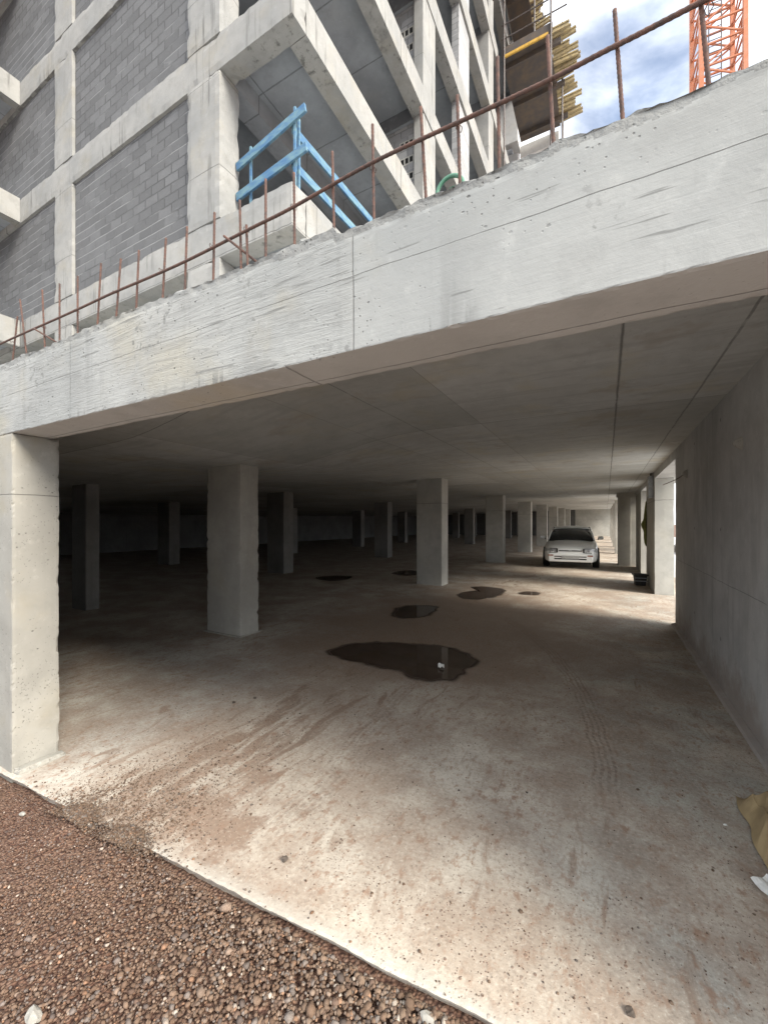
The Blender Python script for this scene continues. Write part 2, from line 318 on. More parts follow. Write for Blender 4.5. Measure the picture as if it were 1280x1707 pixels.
# ------------------------------------------------------------------ mesh helpers
class MB:
    def __init__(s): s.v = []; s.f = []; s.mi = []
    def add(s, vs, fs, mi=0):
        n = len(s.v); s.v += [tuple(p) for p in vs]; s.f += [tuple(i+n for i in f) for f in fs]; s.mi += [mi]*len(fs); return s
    def box(s, x0, x1, y0, y1, z0, z1, mi=0):
        vs = [(x, y, z) for z in (z0, z1) for y in (y0, y1) for x in (x0, x1)]
        return s.add(vs, [(0,2,3,1), (4,5,7,6), (0,1,5,4), (2,6,7,3), (0,4,6,2), (1,3,7,5)], mi)
    def bar(s, a, b, w, h, mi=0, up=(0,0,1)):
        a, b = Vector(a), Vector(b); d = (b-a).normalized(); u = Vector(up)
        if abs(d.dot(u)) > .95: u = Vector((0,1,0))
        sx = d.cross(u).normalized()*w/2; sz = sx.cross(d).normalized()*h/2
        vs = [p+q for p in (a, b) for q in (-sx-sz, sx-sz, sx+sz, -sx+sz)]
        return s.add(vs, [(0,1,2,3), (7,6,5,4), (0,4,5,1), (1,5,6,2), (2,6,7,3), (3,7,4,0)], mi)
    def tube(s, pts, r, n=8, mi=0, cap=True):
        pts = [Vector(p) for p in pts]; rings = []; prev = None
        for i, p in enumerate(pts):
            d = (pts[min(i+1, len(pts)-1)]-pts[max(i-1, 0)]).normalized()
            if prev is None:
                u = Vector((0,0,1)) if abs(d.z) < .9 else Vector((1,0,0)); prev = d.cross(u).normalized()
            a = (prev-d*prev.dot(d)).normalized(); b = d.cross(a); prev = a
            rr = r[i] if isinstance(r, (list, tuple)) else r
            rings.append([p+(a*math.cos(t)+b*math.sin(t))*rr for t in [2*math.pi*k/n for k in range(n)]])
        vs = [q for ring in rings for q in ring]; fs = []
        for i in range(len(rings)-1):
            for k in range(n): fs.append((i*n+k, i*n+(k+1)%n, (i+1)*n+(k+1)%n, (i+1)*n+k))
        if cap: fs += [tuple(range(n))[::-1], tuple((len(rings)-1)*n+k for k in range(n))]
        return s.add(vs, fs, mi)
    def build(s, name, mats, parent=None, smooth=False, bevel=0, loc=None, recalc=True):
        me = bpy.data.meshes.new(name); me.from_pydata(s.v, [], s.f)
        for m in (mats if isinstance(mats, (list, tuple)) else [mats]): me.materials.append(m)
        me.polygons.foreach_set('material_index', s.mi)
        if recalc:
            bm = bmesh.new(); bm.from_mesh(me); bmesh.ops.recalc_face_normals(bm, faces=bm.faces); bm.to_mesh(me); bm.free()
        if smooth: me.polygons.foreach_set('use_smooth', [True]*len(me.polygons))
        o = bpy.data.objects.new(name, me); col.objects.link(o)
        if parent is not None: o.parent = parent
        if loc is not None: o.location = loc
        if bevel:
            b = o.modifiers.new('bevel', 'BEVEL'); b.width = bevel; b.segments = 2; b.limit_method = 'ANGLE'
        return o
def empty(name, loc=(0,0,0), rz=0):
    o = bpy.data.objects.new(name, None); col.objects.link(o); o.location = loc; o.rotation_euler = (0,0,rz); o.empty_display_size = .2; return o
def tag(o, label=None, cat=None, group=None, kind=None):
    for k, v in (('label', label), ('category', cat), ('group', group), ('kind', kind)):
        if v: o[k] = v
    return o

def rough_box(name, x, y, z, step, mat, parent=None, amp=.006, chip=.012, topfn=None, warp=None, mat2=None, z2=None, zstep=None):
    """a cast concrete block: gridded faces, worn arrises, optional broken top"""
    def lin(a, b): return np.linspace(a, b, max(2, int(abs(b-a)/step)+1))
    xs, ys, zs = lin(*x), lin(*y), lin(*z)
    if zstep: zs = np.linspace(z[0], z[1], int((z[1]-z[0])/zstep)+1)
    bm = bmesh.new(); cache = {}
    def V(i, j, k):
        key = (i, j, k)
        if key not in cache:
            p = Vector((xs[i], ys[j], zs[k]))
            n = Vector(((-1 if i == 0 else 1 if i == len(xs)-1 else 0), (-1 if j == 0 else 1 if j == len(ys)-1 else 0), (-1 if k == 0 else 1 if k == len(zs)-1 else 0)))
            q = p.copy(); c = abs(n.x)+abs(n.y)+abs(n.z)
            q += n*amp*mnoise.noise(p*3.1)*.6
            if c >= 2:
                f = .35 + max(0, mnoise.noise(p*23) + .5*mnoise.noise(p*70))*1.6
                q -= n*chip*f
            if topfn: q = topfn(q, p, n)
            if warp: q = warp(q)
            cache[key] = bm.verts.new(q)
        return cache[key]
    nx, ny, nz = len(xs)-1, len(ys)-1, len(zs)-1
    def F(a):
        f = bm.faces.new(a)
        if mat2 is not None and sum(v.co.z for v in a)/4 > z2(sum(v.co.x for v in a)/4): f.material_index = 1
    for k in (0, nz):
        for i in range(nx):
            for j in range(ny): F([V(i,j,k), V(i+1,j,k), V(i+1,j+1,k), V(i,j+1,k)])
    for j in (0, ny):
        for i in range(nx):
            for k in range(nz): F([V(i,j,k), V(i+1,j,k), V(i+1,j,k+1), V(i,j,k+1)])
    for i in (0, nx):
        for j in range(ny):
            for k in range(nz): F([V(i,j,k), V(i,j+1,k), V(i,j+1,k+1), V(i,j,k+1)])
    bmesh.ops.recalc_face_normals(bm, faces=bm.faces)
    me = bpy.data.meshes.new(name); bm.to_mesh(me); bm.free(); me.materials.append(mat)
    if mat2 is not None: me.materials.append(mat2)
    o = bpy.data.objects.new(name, me); col.objects.link(o)
    if parent is not None: o.parent = parent
    return o

def blob(name, r, mat, loc, squash=(1,1,.7), seed=0, sub=2, amp=.35):
    bm = bmesh.new(); bmesh.ops.create_icosphere(bm, subdivisions=sub, radius=r)
    for v in bm.verts:
        n = mnoise.noise(v.co/r*1.1+Vector((seed, seed*2.3, 0))); v.co *= 1+amp*n*1.6
        v.co = Vector((v.co.x*squash[0], v.co.y*squash[1], v.co.z*squash[2]))
    me = bpy.data.meshes.new(name); bm.to_mesh(me); bm.free(); me.materials.append(mat)
    o = bpy.data.objects.new(name, me); col.objects.link(o); o.location = loc; return o

# ================================================================== SETTING
def sstep(t): t = min(1, max(0, t)); return t*t*(3-2*t)
def edge_y(x): return 1.212+.061*x if x > -3.0 else 1.03

# ground outside, reaching the horizon, with the rise and fall of graded earth near the garage
def ground():
    bm = bmesh.new()
    gx = sorted(set([-600,-200,-80,-40,-20,-12,-8] + list(np.round(np.arange(-6, 3.01, .06), 3)) + [5,8,12,20,40,80,200,600]))
    gy = sorted(set([-600,-200,-60,-20,-8,-4] + list(np.round(np.arange(-2, 1.21, .05), 3)) + [2,6,15,30,60,120,300,900]))
    V = {}
    for i, x in enumerate(gx):
        for j, y in enumerate(gy):
            n = 0
            if -6 <= x <= 3 and -2 <= y <= 1.21:
                n = .016*mnoise.noise(Vector((x*1.7, y*1.7, 0)))+.006*mnoise.noise(Vector((x*7, y*7, 3)))
                # two wheel ruts that run up onto the slab
                for cx in (-2.3, -1.95):
                    n += .040*math.exp(-((x-cx-.06*(y-1))/.11)**2)*sstep((y-.75)/.35)
                n -= .012*math.exp(-((x+2.6+.5*(y-.9))/.1)**2)
            V[i, j] = bm.verts.new((x, y, -.046+n-.01*(y > 1.02) if y <= 1.21 else -.16))
    for i in range(len(gx)-1):
        for j in range(len(gy)-1): bm.faces.new([V[i,j], V[i+1,j], V[i+1,j+1], V[i,j+1]])
    me = bpy.data.meshes.new('ground'); bm.to_mesh(me); bm.free(); me.materials.append(M['earth'])
    o = bpy.data.objects.new('ground', me); col.objects.link(o); return tag(o, kind='structure')
ground()

# garage floor slab with a ragged front edge
def floor():
    xs = list(np.arange(-6, 1.6, .02)); ys = [0, .01, .03, .06, .12, .25, .6, 1.5, 4, 12, 53]
    xs = [-22, -14, -9] + [round(float(x), 3) for x in xs] + [1.62]
    vs = []; fs = []
    for x in xs:
        e = edge_y(x) + (.009*mnoise.noise(Vector((x*4, 0, 0))) + .004*mnoise.noise(Vector((x*35, 1, 0))))
        vs += [(x, e+.035, -.16), (x, e+.030, -.024), (x, e+.004+.004*mnoise.noise(Vector((x*50, 4, 0))), -.016)]
        for k, dy in enumerate(ys):
            z = (-.006 + .004*mnoise.noise(Vector((x*30, 2, 0)))) if k == 0 else (-.002 if k == 1 else 0)
            vs.append((x, min(e+dy, 53), z))
    m = len(ys)+3
    for i in range(len(xs)-1):
        for k in range(m-1): fs.append((i*m+k, (i+1)*m+k, (i+1)*m+k+1, i*m+k+1))
    b = MB().add(vs, fs); return tag(b.build('floor', M['floor']), kind='structure')
floor()

# pale concrete apron outside the right hand openings
tag(MB().box(1.63, 9, 1.4, 54, -.12, -.012).build('pavement', M['white']), kind='structure')

# pale slab behind the viewpoint, unseen, added to bounce light into the garage
tag(MB().box(-60, 60, -14, -1.4, -.12, -.03).build('bounce_ground', M['white']), kind='structure')

# puddles
def puddle(pts, name='puddle', seed=0):
    P = [Vector((*p, 0)) for p in pts]; n = len(P); out_ = []
    for i in range(n):
        p0, p1, p2, p3 = P[i-1], P[i], P[(i+1)%n], P[(i+2)%n]
        for k in range(10):
            t = k/10; q = .5*((2*p1)+(p2-p0)*t+(2*p0-5*p1+4*p2-p3)*t*t+(3*p1-p0-3*p2+p3)*t**3)
            q += Vector((mnoise.noise(q*7+Vector((seed,0,0))), mnoise.noise(q*7+Vector((0,seed,5))), 0))*.05
            out_.append((q.x, q.y, .004))
    c = sum((Vector(q) for q in out_), Vector())/len(out_)
    m = len(out_); rings = []
    for sc_ in (1.0, .96): rings.append([tuple(c+(Vector(q)-c)*sc_) for q in out_])
    rings.insert(0, [tuple(Vector(q)+((Vector(q)-c).normalized()*(.07+.10*abs(mnoise.noise(Vector(q)*2.2))))) for q in out_])
    vs = [q for g_ in rings for q in g_]+[tuple(c)]
    fs = [(k*m+i, k*m+(i+1) % m, (k+1)*m+(i+1) % m, (k+1)*m+i) for k in (0, 1) for i in range(m)]+[(2*m+i, 2*m+(i+1) % m, 3*m) for i in range(m)]
    o = MB().add(vs, fs).build(name, M['water'], recalc=False)
    ca = o.data.color_attributes.new('Wet', 'FLOAT_COLOR', 'POINT')
    for k in range(len(vs)):
        w_ = 0 if k < m else (.55 if k < 2*m else 1); ca.data[k].color = (w_, w_, w_, 1)
    return tag(o, kind='structure')
puddle([(-2.707,3.748),(-2.698,4.062),(-2.368,4.352),(-1.945,4.471),(-1.63,4.536),(-1.308,4.345),(-1.214,4.116),(-1.262,3.954),(-1.202,3.854),(-1.303,3.625),(-1.494,3.504),(-1.793,3.606),(-2.123,3.642),(-2.462,3.649)], seed=1)
puddle([(-3.009,5.896),(-3.111,6.325),(-2.975,6.575),(-2.695,6.668),(-2.556,6.57),(-2.513,6.066),(-2.596,5.737),(-2.817,5.663)], seed=2)
puddle([(-2.667,8.143),(-2.45,8.8),(-2.703,9.119),(-2.343,9.315),(-1.973,9.039),(-1.932,8.303),(-2.123,7.754),(-2.394,7.677)], seed=3)
puddle([(-1.572,8.905),(-1.465,9.1),(-1.23,9.008),(-1.284,8.734),(-1.489,8.702)], seed=4)
puddle([(-6.793,8.776),(-6.661,9.278),(-6.18,9.393),(-5.957,8.829),(-6.194,8.446)], seed=5)
puddle([(-5.514,10.689),(-5.388,11.459),(-5.015,11.303),(-4.765,10.613),(-5.065,10.297)], seed=6)

# ------------------------------------------------------------------ gravel (stuff)
ico_v = []; ph = (1+5**.5)/2
for a, b in ((-1,ph),(1,ph),(-1,-ph),(1,-ph)): ico_v.append((a,b,0))
for a, b in ((-1,ph),(1,ph),(-1,-ph),(1,-ph)): ico_v.append((0,a,b))
for a, b in ((ph,-1),(ph,1),(-ph,-1),(-ph,1)): ico_v.append((a,0,b))
ico_v = np.array(ico_v); ico_v /= np.linalg.norm(ico_v[0])
ico_f = np.array([(0,11,5),(0,5,1),(0,1,7),(0,7,10),(0,10,11),(1,5,9),(5,11,4),(11,10,2),(10,7,6),(7,1,8),(3,9,4),(3,4,2),(3,2,6),(3,6,8),(3,8,9),(4,9,5),(2,4,11),(6,2,10),(8,6,7),(9,8,1)])
def stones(name, P, size, colors, mat, flat=.75):
    n = len(P)
    V = ico_v[None] * (1+rng.uniform(-.38, .38, (n, 12, 1)))
    V = V * (size[:, None, None]*rng.uniform(.7, 1.25, (n, 1, 3))); V[:, :, 2] *= flat
    a = rng.uniform(0, 6.28, n); c, s_ = np.cos(a)[:, None], np.sin(a)[:, None]
    x = V[:, :, 0]*c-V[:, :, 1]*s_; y = V[:, :, 0]*s_+V[:, :, 1]*c
    V = np.stack([x, y, V[:, :, 2]], 2) + P[:, None, :]
    Fc = ico_f[None] + (np.arange(n)*12)[:, None, None]
    me = bpy.data.meshes.new(name); me.vertices.add(n*12); me.vertices.foreach_set('co', V.ravel())
    me.loops.add(n*60); me.loops.foreach_set('vertex_index', Fc.ravel().astype(np.int32))
    me.polygons.add(n*20); me.polygons.foreach_set('loop_start', np.arange(n*20, dtype=np.int32)*3)
    me.polygons.foreach_set('loop_total', np.full(n*20, 3, dtype=np.int32))
    me.update(calc_edges=True)
    ca = me.color_attributes.new('Col', 'FLOAT_COLOR', 'POINT')
    cl = np.ones((n, 12, 4)); cl[:, :, :3] = colors[:, None, :]
    ca.data.foreach_set('color', cl.ravel()); me.materials.append(mat)
    o = bpy.data.objects.new(name, me); col.objects.link(o); return o
def stone_colors(n, warm=None):
    pal = np.array([(.175,.120,.085),(.215,.155,.112),(.145,.102,.078),(.26,.20,.155),(.20,.175,.155),(.30,.185,.12),(.42,.37,.31),(.12,.10,.088)])
    pr = [.24,.22,.16,.12,.12,.05,.03,.06]
    return .86*pal[rng.choice(len(pal), n, p=pr)]*rng.uniform(.75, 1.25, (n, 1))
def gz(x, y):
    n = .016*mnoise.noise(Vector((x*1.7, y*1.7, 0)))+.006*mnoise.noise(Vector((x*7, y*7, 3)))
    for cx in (-2.3, -1.95): n += .040*math.exp(-((x-cx-.06*(y-1))/.11)**2)*sstep((y-.75)/.35)
    n -= .012*math.exp(-((x+2.6+.5*(y-.9))/.1)**2)
    e = edge_y(x)-y
    if x > -1.8: n -= .016*math.exp(-(e/.02)**2)*sstep((x+1.8)/.2)
    return -.036+n
N = 88000
px_ = rng.uniform(-4.6, .9, N*2); py_ = 1.22-rng.power(1.4, N*2)*0-rng.uniform(0, 1, N*2)**1.25*1.9
keep = np.array([y < edge_y(x)-.004 for x, y in zip(px_, py_)]); px_, py_ = px_[keep][:N], py_[keep][:N]
coarse = np.clip((px_+2.4)/1.9, 0, 1)          # stones grow towards the right, fine dirt on the left
size = (.0020+.0028*coarse)*(1+rng.exponential(.42, len(px_)))
pz_ = np.array([gz(x, y) for x, y in zip(px_, py_)])+size*.35
cols = stone_colors(len(px_)); cols = cols*(1-.12*(1-coarse)[:, None]); cols[:, 0] *= 1+.10*(1-coarse)
tag(stones('gravel', np.stack([px_, py_, pz_], 1), np.minimum(size, .021), cols, M['gravel']), kind='stuff')
# dirt and grit carried onto the slab
pts = []
for _ in range(7600):
    cx, wd = random.choice([(-2.33, .12), (-1.98, .13), (-2.1, .3)]); y = 1.02+random.expovariate(3.4); x = cx+.05*(y-1)+random.gauss(0, wd)
    if y > edge_y(x)-.01 and y < 3.2: pts.append((x, y, .002+max(0, .012*math.exp(-(y-1.05)/.09))*random.random()))
for _ in range(2600):
    x = random.uniform(-3, .82); y = edge_y(x)+random.expovariate(.8)
    if y < 7 and (x > -2.9 or y > 1.5): pts.append((x, y, .001))
heap = []
for _ in range(9000):                          # red earth tipped over the slab edge where the wheels climb
    cx, wd = random.choice([(-2.30, .085), (-2.30, .085), (-1.96, .06), (-1.93, .10)]); x = random.gauss(cx, wd); dy = random.gauss(.0, .055)
    if dy < -.06 or dy > .22: continue
    y = edge_y(x)+dy; k = math.exp(-((x-cx)/wd)**2*.5)*math.exp(-(max(0, dy)/.07)**2)
    heap.append((x, y, max(-.03, -.012+.022*k)+random.uniform(-.003, .003)))
hp = np.array(heap); tag(stones('earth_spill', hp, .0016+rng.exponential(.0013, len(hp)), stone_colors(len(hp))*.9, M['gravel']), kind='stuff')
P = np.array(pts); size = .0012+rng.exponential(.0011, len(P)); size = np.minimum(size, .008)
tag(stones('grit', P, size, stone_colors(len(P))*.85, M['gravel']), kind='stuff')

# ================================================================== GARAGE
CH = 1.065
def ceil_z(x, y):
    near = .305*sstep((-1.8-x)/2.3)+.027*max(0, -4.1-x)
    far = .03*max(0, -3.4-x)
    t = sstep((y-3.7)/4.5); d = near*(1-t)+far*t
    up = .0165*max(0, y-18)
    return CAM_H+CH-min(d, .55)+up
gar = tag(empty('parking_garage', (0, 1.2, 0)), 'open concrete parking garage with broad white front beam, square columns and stained ceiling', 'garage')
gar_inv = Vector((0, -1.2, 0))
class Part:
    """children of the garage keep world coordinates"""
def gpart(o):
    o.parent = gar; o.location = o.location+gar_inv; return o
# material coordinates: shift handled by mesh data, so bake positions in world space and offset object
def off(o): o.location = Vector(o.location)+gar_inv; return o

BZ0, BZ1 = CAM_H+.53, CAM_H+.905
def beam_top(q, p, n):
    if n.z > 0:
        base = .02*(1 if p.x < -.75 else 0) + .02*sstep((-1.2-p.x)/.5)
        lump = .024*mnoise.noise(p*4.3)+.022*abs(mnoise.noise(p*15))+.012*mnoise.noise(p*41)
        yy = (p.y-1.05)/.22
        q.z += base+lump*(.55+1.2*min(1, yy*2)) + .012*min(1, yy*3)
    elif n.y < 0:
        t = (p.z-BZ0)/(BZ1-BZ0); q.z += (.02*(1 if p.x < -.75 else 0)+.02*sstep((-1.2-p.x)/.5))*t
        if t > .9: q.y += .010*(mnoise.noise(p*19)+.3)*(t-.9)*10
    return q
def crust_line(x): return BZ1-.026+.007*mnoise.noise(Vector((x*40, 3, 0)))+(.02 if x < -.75 else 0)+.02*sstep((-1.2-x)/.5)+.012*mnoise.noise(Vector((x*6, 0, 9)))
fb = rough_box('front_beam', (-9.5, 1.6), (1.05, 1.255), (BZ0, BZ1), .014, M['beam'], gar, amp=.004, chip=.0022, topfn=beam_top, mat2=M['crust'], z2=crust_line, zstep=.005)
# underside of the beam carries the browner soffit
fb.data.materials.append(M['soffit'])
for p in fb.data.polygons:
    if p.normal.z < -.8 and p.center.z < BZ0+.02: p.material_index = 2
off(fb)
# deck joining beam and slab
off(MB().box(-22, 1.6, 1.258, 1.60, CAM_H+.72, CAM_H+.87).box(-22, 1.6, 1.60, 1.74, CAM_H+.74, CAM_H+1.26).build('deck_upstand', M['crust'], gar))
# ceiling slab, soffit follows ceil_z
xs = [-22,-18,-14,-11,-9]+[round(-7.5+.25*i, 3) for i in range(37)]+[1.6]; xs = sorted(set(xs))
ys = [1.745,2,2.3,2.7,3.1,3.5,4,4.5,5,5.5,6,6.6,7.2,7.8,8.4,9,12,18,22,30,40,53]
vs = [(x, y, ceil_z(x, y)) for x in xs for y in ys]+[(x, y, CAM_H+1.28+(.0165*max(0, y-18))) for x in xs for y in ys]
ny = len(ys); o2 = len(xs)*ny; fs = []
for i in range(len(xs)-1):
    for j in range(ny-1):
        a, b, c, d = i*ny+j, (i+1)*ny+j, (i+1)*ny+j+1, i*ny+j+1
        fs += [(a, d, c, b), (a+o2, b+o2, c+o2, d+o2)]
for i in range(len(xs)-1):
    for j in (0, ny-1): fs.append((i*ny+j, (i+1)*ny+j, (i+1)*ny+j+o2, i*ny+j+o2))
for j in range(ny-1):
    for i in (0, len(xs)-1): fs.append((i*ny+j, i*ny+j+1, i*ny+j+1+o2, i*ny+j+o2))
off(MB().add(vs, fs).build('ceiling_slab', [M['ceil']], gar))
# front piers
pz = BZ0-.001
off(rough_box('pier', (-4.0, -3.03), (1.05, 1.285), (-.15, pz), .016, M['pier'], gar, amp=.006, chip=.005))
# a lip of spilled concrete at the foot of the near pier
lp = rough_box('pier_footing', (-3.028, -2.965), (1.06, 1.30), (-.02, .022), .012, M['pier'], gar, amp=.02, chip=.012); off(lp)
# side wall on the right
off(rough_box('side_wall', (.87, 1.2), (1.256, 7.15), (-.15, CAM_H+CH+.05), .12, M['wall'], gar, amp=.004, chip=.004))
def kerb(): 
    b = MB(); y = 1.5
    n = 60; vs = []
    for i in range(n+1):
        yy = 1.35+i*(7.12-1.35)/n; w_ = .05+.012*mnoise.noise(Vector((0, yy*3, 0)))
        vs += [(.869-w_, yy, .001), (.869-w_*.8, yy, .022), (.869, yy, .034)]
    fs = [(3*i+k, 3*i+3+k, 3*i+4+k, 3*i+1+k) for i in range(n) for k in (0, 1)]
    return b.add(vs, fs).build('wall_fillet', M['wall'], gar)
off(kerb())
off(rough_box('side_pier', (.87, 1.2), (10.0, 12.0), (-.15, CAM_H+.93), .15, M['column_bright'], gar, amp=.004, chip=.006))
off(MB().box(.872, 1.198, 7.151, 16.1, CAM_H+.931, CAM_H+CH+.06).build('side_beam', M['wall'], gar))
off(MB().box(.872, 1.198, 13.8, 16.05, -.15, CAM_H+.928).build('side_pier', M['column'], gar))
# columns
def gcol(x0, x1, y0, y1, mat='column', top=None):
    zc = top or max(ceil_z(x, y) for x in (x0, x1) for y in (y0, y1))+.03
    b = MB().box(x0, x1, y0, y1, -.02, zc); return off(b.build('column', M[mat], gar, bevel=.018))
c = rough_box('column', (-4.74, -4.10), (3.70, 4.02), (-.02, ceil_z(-4.1, 3.7)+.04), .04, M['column'], gar, amp=.006, chip=.012); off(c)
off(MB().box(-4.76, -4.08, 3.665, 4.05, 0, .012).build('column_skirt', M['column'], gar))
gcol(-8.07, -7.62, 3.6, 3.82, mat='shade_column'); gcol(-11.9, -11.3, 3.6, 4.0)
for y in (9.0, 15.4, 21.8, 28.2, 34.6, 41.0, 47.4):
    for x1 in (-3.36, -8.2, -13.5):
        gcol(x1-.65, x1, y, y+.42, mat='column_bright' if x1 > -4 else 'shade_column')
for y in (16.2, 22.6, 29.0, 35.4, 41.8, 48.2):
    gcol(.36, .74, y, y+.9 if y < 17 else y+.42)
    off(MB().box(.745, 1.2, y+.05, y+.4, -.1, ceil_z(.8, y)).build('side_pier', M['column'], gar))
off(MB().box(.30, 1.2, 16.12, 16.19, CAM_H+.90, CAM_H+CH+.02).build('cross_beam', M['column'], gar))
# closing walls: left side and rear
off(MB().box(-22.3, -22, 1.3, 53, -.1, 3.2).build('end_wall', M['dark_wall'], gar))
off(MB().box(-22, -3.21, 53, 53.3, -.1, 3.4).build('rear_wall', M['dark_wall'], gar))  # left stretch of the rear wall, its shade put into the colour
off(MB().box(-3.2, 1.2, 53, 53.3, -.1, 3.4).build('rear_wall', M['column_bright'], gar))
off(MB().box(-22, -4.05, 1.06, 1.28, -.1, pz-.002).build('shading_wall', M['pier'], gar))  # unseen, added to keep daylight out of the left bays

# wall fittings
def anchor(loc, sc_=1, rod=None):
    o = empty('wall_anchor', loc)
    b = MB(); b.tube([(0,0,0), (-.035,0,0), (-.05,0,0)], [.05*sc_, .03*sc_, .012*sc_], 10); b.build('cone', M['column'], o)
    if rod: MB().tube(rod, .006, 6).build('rod', M['rust'], o)
    return o
tag(anchor((.869, 3.87, 2.04)), 'grey cone shaped tie stub sticking out high on the bare side wall', 'wall tie')
tag(anchor((.869, 6.15, 2.06), 1.1, [(-.03,0,0), (-.02,.5,0), (0,1.0,.02), (0.02,2.6,.08)]), 'tie stub with a thin rod reaching over the first side opening', 'wall tie')
eb = empty('junction_box', (.868, 10.3, 2.22)); b = MB().box(-.09, 0, -.12, .12, -.23, .23); b.build('housing', M['boxgrey'], eb, bevel=.01)
MB().box(-.096, -.0901, -.10, .10, -.20, .20).tube([(-.098,.05,.05), (-.104,.05,.05)], .012, 8).build('lid', M['plate'], eb)
MB().tube([(-.04,0,.23), (-.04,0,.36), (-.02,0,.42)], .012, 8).build('conduit', M['trim'], eb)
tag(eb, 'small grey junction box high on the side pier', 'junction box')
# hanging olive cloth
def cloth():
    zs = [2.0,1.93,1.8,1.66,1.54,1.44,1.36,1.25,1.1,.98,.90]; rs = [.015,.025,.03,.04,.055,.085,.08,.05,.045,.035,.015]
    b = MB(); n = 14; vs = []
    for j, (z, r_) in enumerate(zip(zs, rs)):
        for k in range(n):
            a = 2*math.pi*k/n; q = r_*(1+.3*math.sin(a*4+j*.7)+.25*mnoise.noise(Vector((a, j*.6, 2))))
            vs.append((.868-max(0, .75*q*(1+math.cos(a))*.75), 11.86+q*math.sin(a)*1.2, z))
    fs = [(j*n+k, j*n+(k+1) % n, (j+1)*n+(k+1) % n, (j+1)*n+k) for j in range(len(zs)-1) for k in range(n)]
    fs += [tuple(range(n)), tuple((len(zs)-1)*n+k for k in range(n))]
    o = b.add(vs, fs).build('hanging_cloth', M['olive'], smooth=True)
    return tag(o, 'olive green cloth hanging on the far edge of the side pier', 'cloth')
cloth()
# dark bucket-like crate
cr_ = empty('crate', (.70, 11.35, 0), R(8))
b = MB(); w0, w1, hh = .10, .125, .26
vs = [(sx*w, sy*w, z) for (w, z) in ((w0, .0), (w1, hh), (w1-.014, hh), (w0-.01, .015)) for sx, sy in ((-1,-1),(1,-1),(1,1),(-1,1))]
fs = [(3,2,1,0)]+[(4*k+i, 4*k+(i+1)%4, 4*k+4+(i+1)%4, 4*k+4+i) for k in range(3) for i in range(4)]+[(12,13,14,15)]
b.add(vs, fs).build('tub', M['crate'], cr_, bevel=.008)
b = MB()
for sx, sy in ((1,0),(-1,0),(0,1),(0,-1)):
    if sx: b.box(sx*w1-.012 if sx > 0 else -w1-.02, w1+.02 if sx > 0 else -w1+.012, -w1-.02, w1+.02, hh-.03, hh+.004)
    else: b.box(-w1+.013, w1-.013, sy*w1-.012 if sy > 0 else -w1-.02, w1+.02 if sy > 0 else -w1+.012, hh-.03, hh+.004)
b.build('rim', M['crate'], cr_)
b = MB()
for z in (.10, .17): b.box(-w0-.036, w0+.036, -w0-.036, -w0-.018, z, z+.018)
b.build('rib', M['boxgrey'], cr_)
tag(cr_, 'dark plastic tub with a wide rim on the floor beside the side pier', 'tub')

# ------------------------------------------------------------------ rusty starter bar railing
rail = tag(empty('starter_bar_railing', (-1.5, 1.15, BZ1)), 'rusty steel starter bars sticking up from the beam top, tied by one long horizontal bar', 'rebar railing')
ro = Vector((1.5, -1.15, -BZ1))
bars = [(-3.297,2.522,-3.237,2.751),(-3.123,2.521,-3.204,2.848),(-2.886,2.522,-2.915,2.828),(-2.71,2.518,-2.71,2.806),(-2.514,2.517,-2.514,2.793),(-2.311,2.526,-2.282,2.791),(-2.14,2.508,-2.104,2.76),(-1.973,2.504,-1.953,2.753),(-1.769,2.49,-1.747,2.742),(-1.613,2.492,-1.6,2.742),(-1.431,2.479,-1.424,2.74),(-1.27,2.492,-1.277,2.734),(-1.234,2.487,-1.24,2.624),(-1.138,2.474,-1.138,2.762),(-.996,2.475,-.999,2.73),(-.821,2.463,-.828,2.732),(-.663,2.465,-.668,2.75),(-.482,2.463,-.498,2.724),(-.375,2.475,-.382,2.701),(-.261,2.453,-.266,2.751),(-.121,2.449,-.136,2.735),(.035,2.438,.018,2.711),(.201,2.439,.182,2.70)]
bars += [(.36,2.43,.35,2.72),(.52,2.43,.53,2.72),(.68,2.43,.67,2.72)]
def ribbed(a, b, r, nseg=None):
    a, b = Vector(a), Vector(b); ln = (b-a).length; k = nseg or int(ln/.006); k = max(4, k)
    pts = [a.lerp(b, i/k) for i in range(k+1)]; rr = [r*(1.10 if i % 2 else .94) for i in range(k+1)]
    return pts, rr
for x0, z0, x1, z1 in bars:
    dx = (x1-x0)/(z1-z0)
    pts, rr = ribbed((x0-dx*(z0-BZ1+.06), 1.15, BZ1-.06), (x1, 1.15, z1), .0048)
    MB().tube([p+ro for p in pts], rr, 8).build('upright', M['rust'], rail, smooth=True)
rp = [(-4.6,2.655),(-3.501,2.618),(-2.3,2.600),(-1.604,2.584),(-1.1,2.592),(-.626,2.616),(-.127,2.606),(.026,2.611),(.211,2.616),(.9,2.62)]
pts = []
for (xa, za), (xb, zb) in zip(rp[:-1], rp[1:]):
    k = int((xb-xa)/.008)
    for i in range(k): t = i/k; pts.append(Vector((xa+(xb-xa)*t, 1.139, za+(zb-za)*(t*t*(3-2*t))))+ro)
MB().tube(pts, [.0056*(1.08 if i % 2 else .95) for i in range(len(pts))], 8).build('long_bar', M['rust'], rail, smooth=True)
for a, b_ in (((-1.345,1.13,2.604), (-1.15,1.18,2.43)), ((-2.96,1.128,2.60), (-2.74,1.18,2.47))):
    p, rr = ribbed(a, b_, .0048); MB().tube([q+ro for q in p], rr, 8).build('loose_bar', M['rust'], rail, smooth=True)
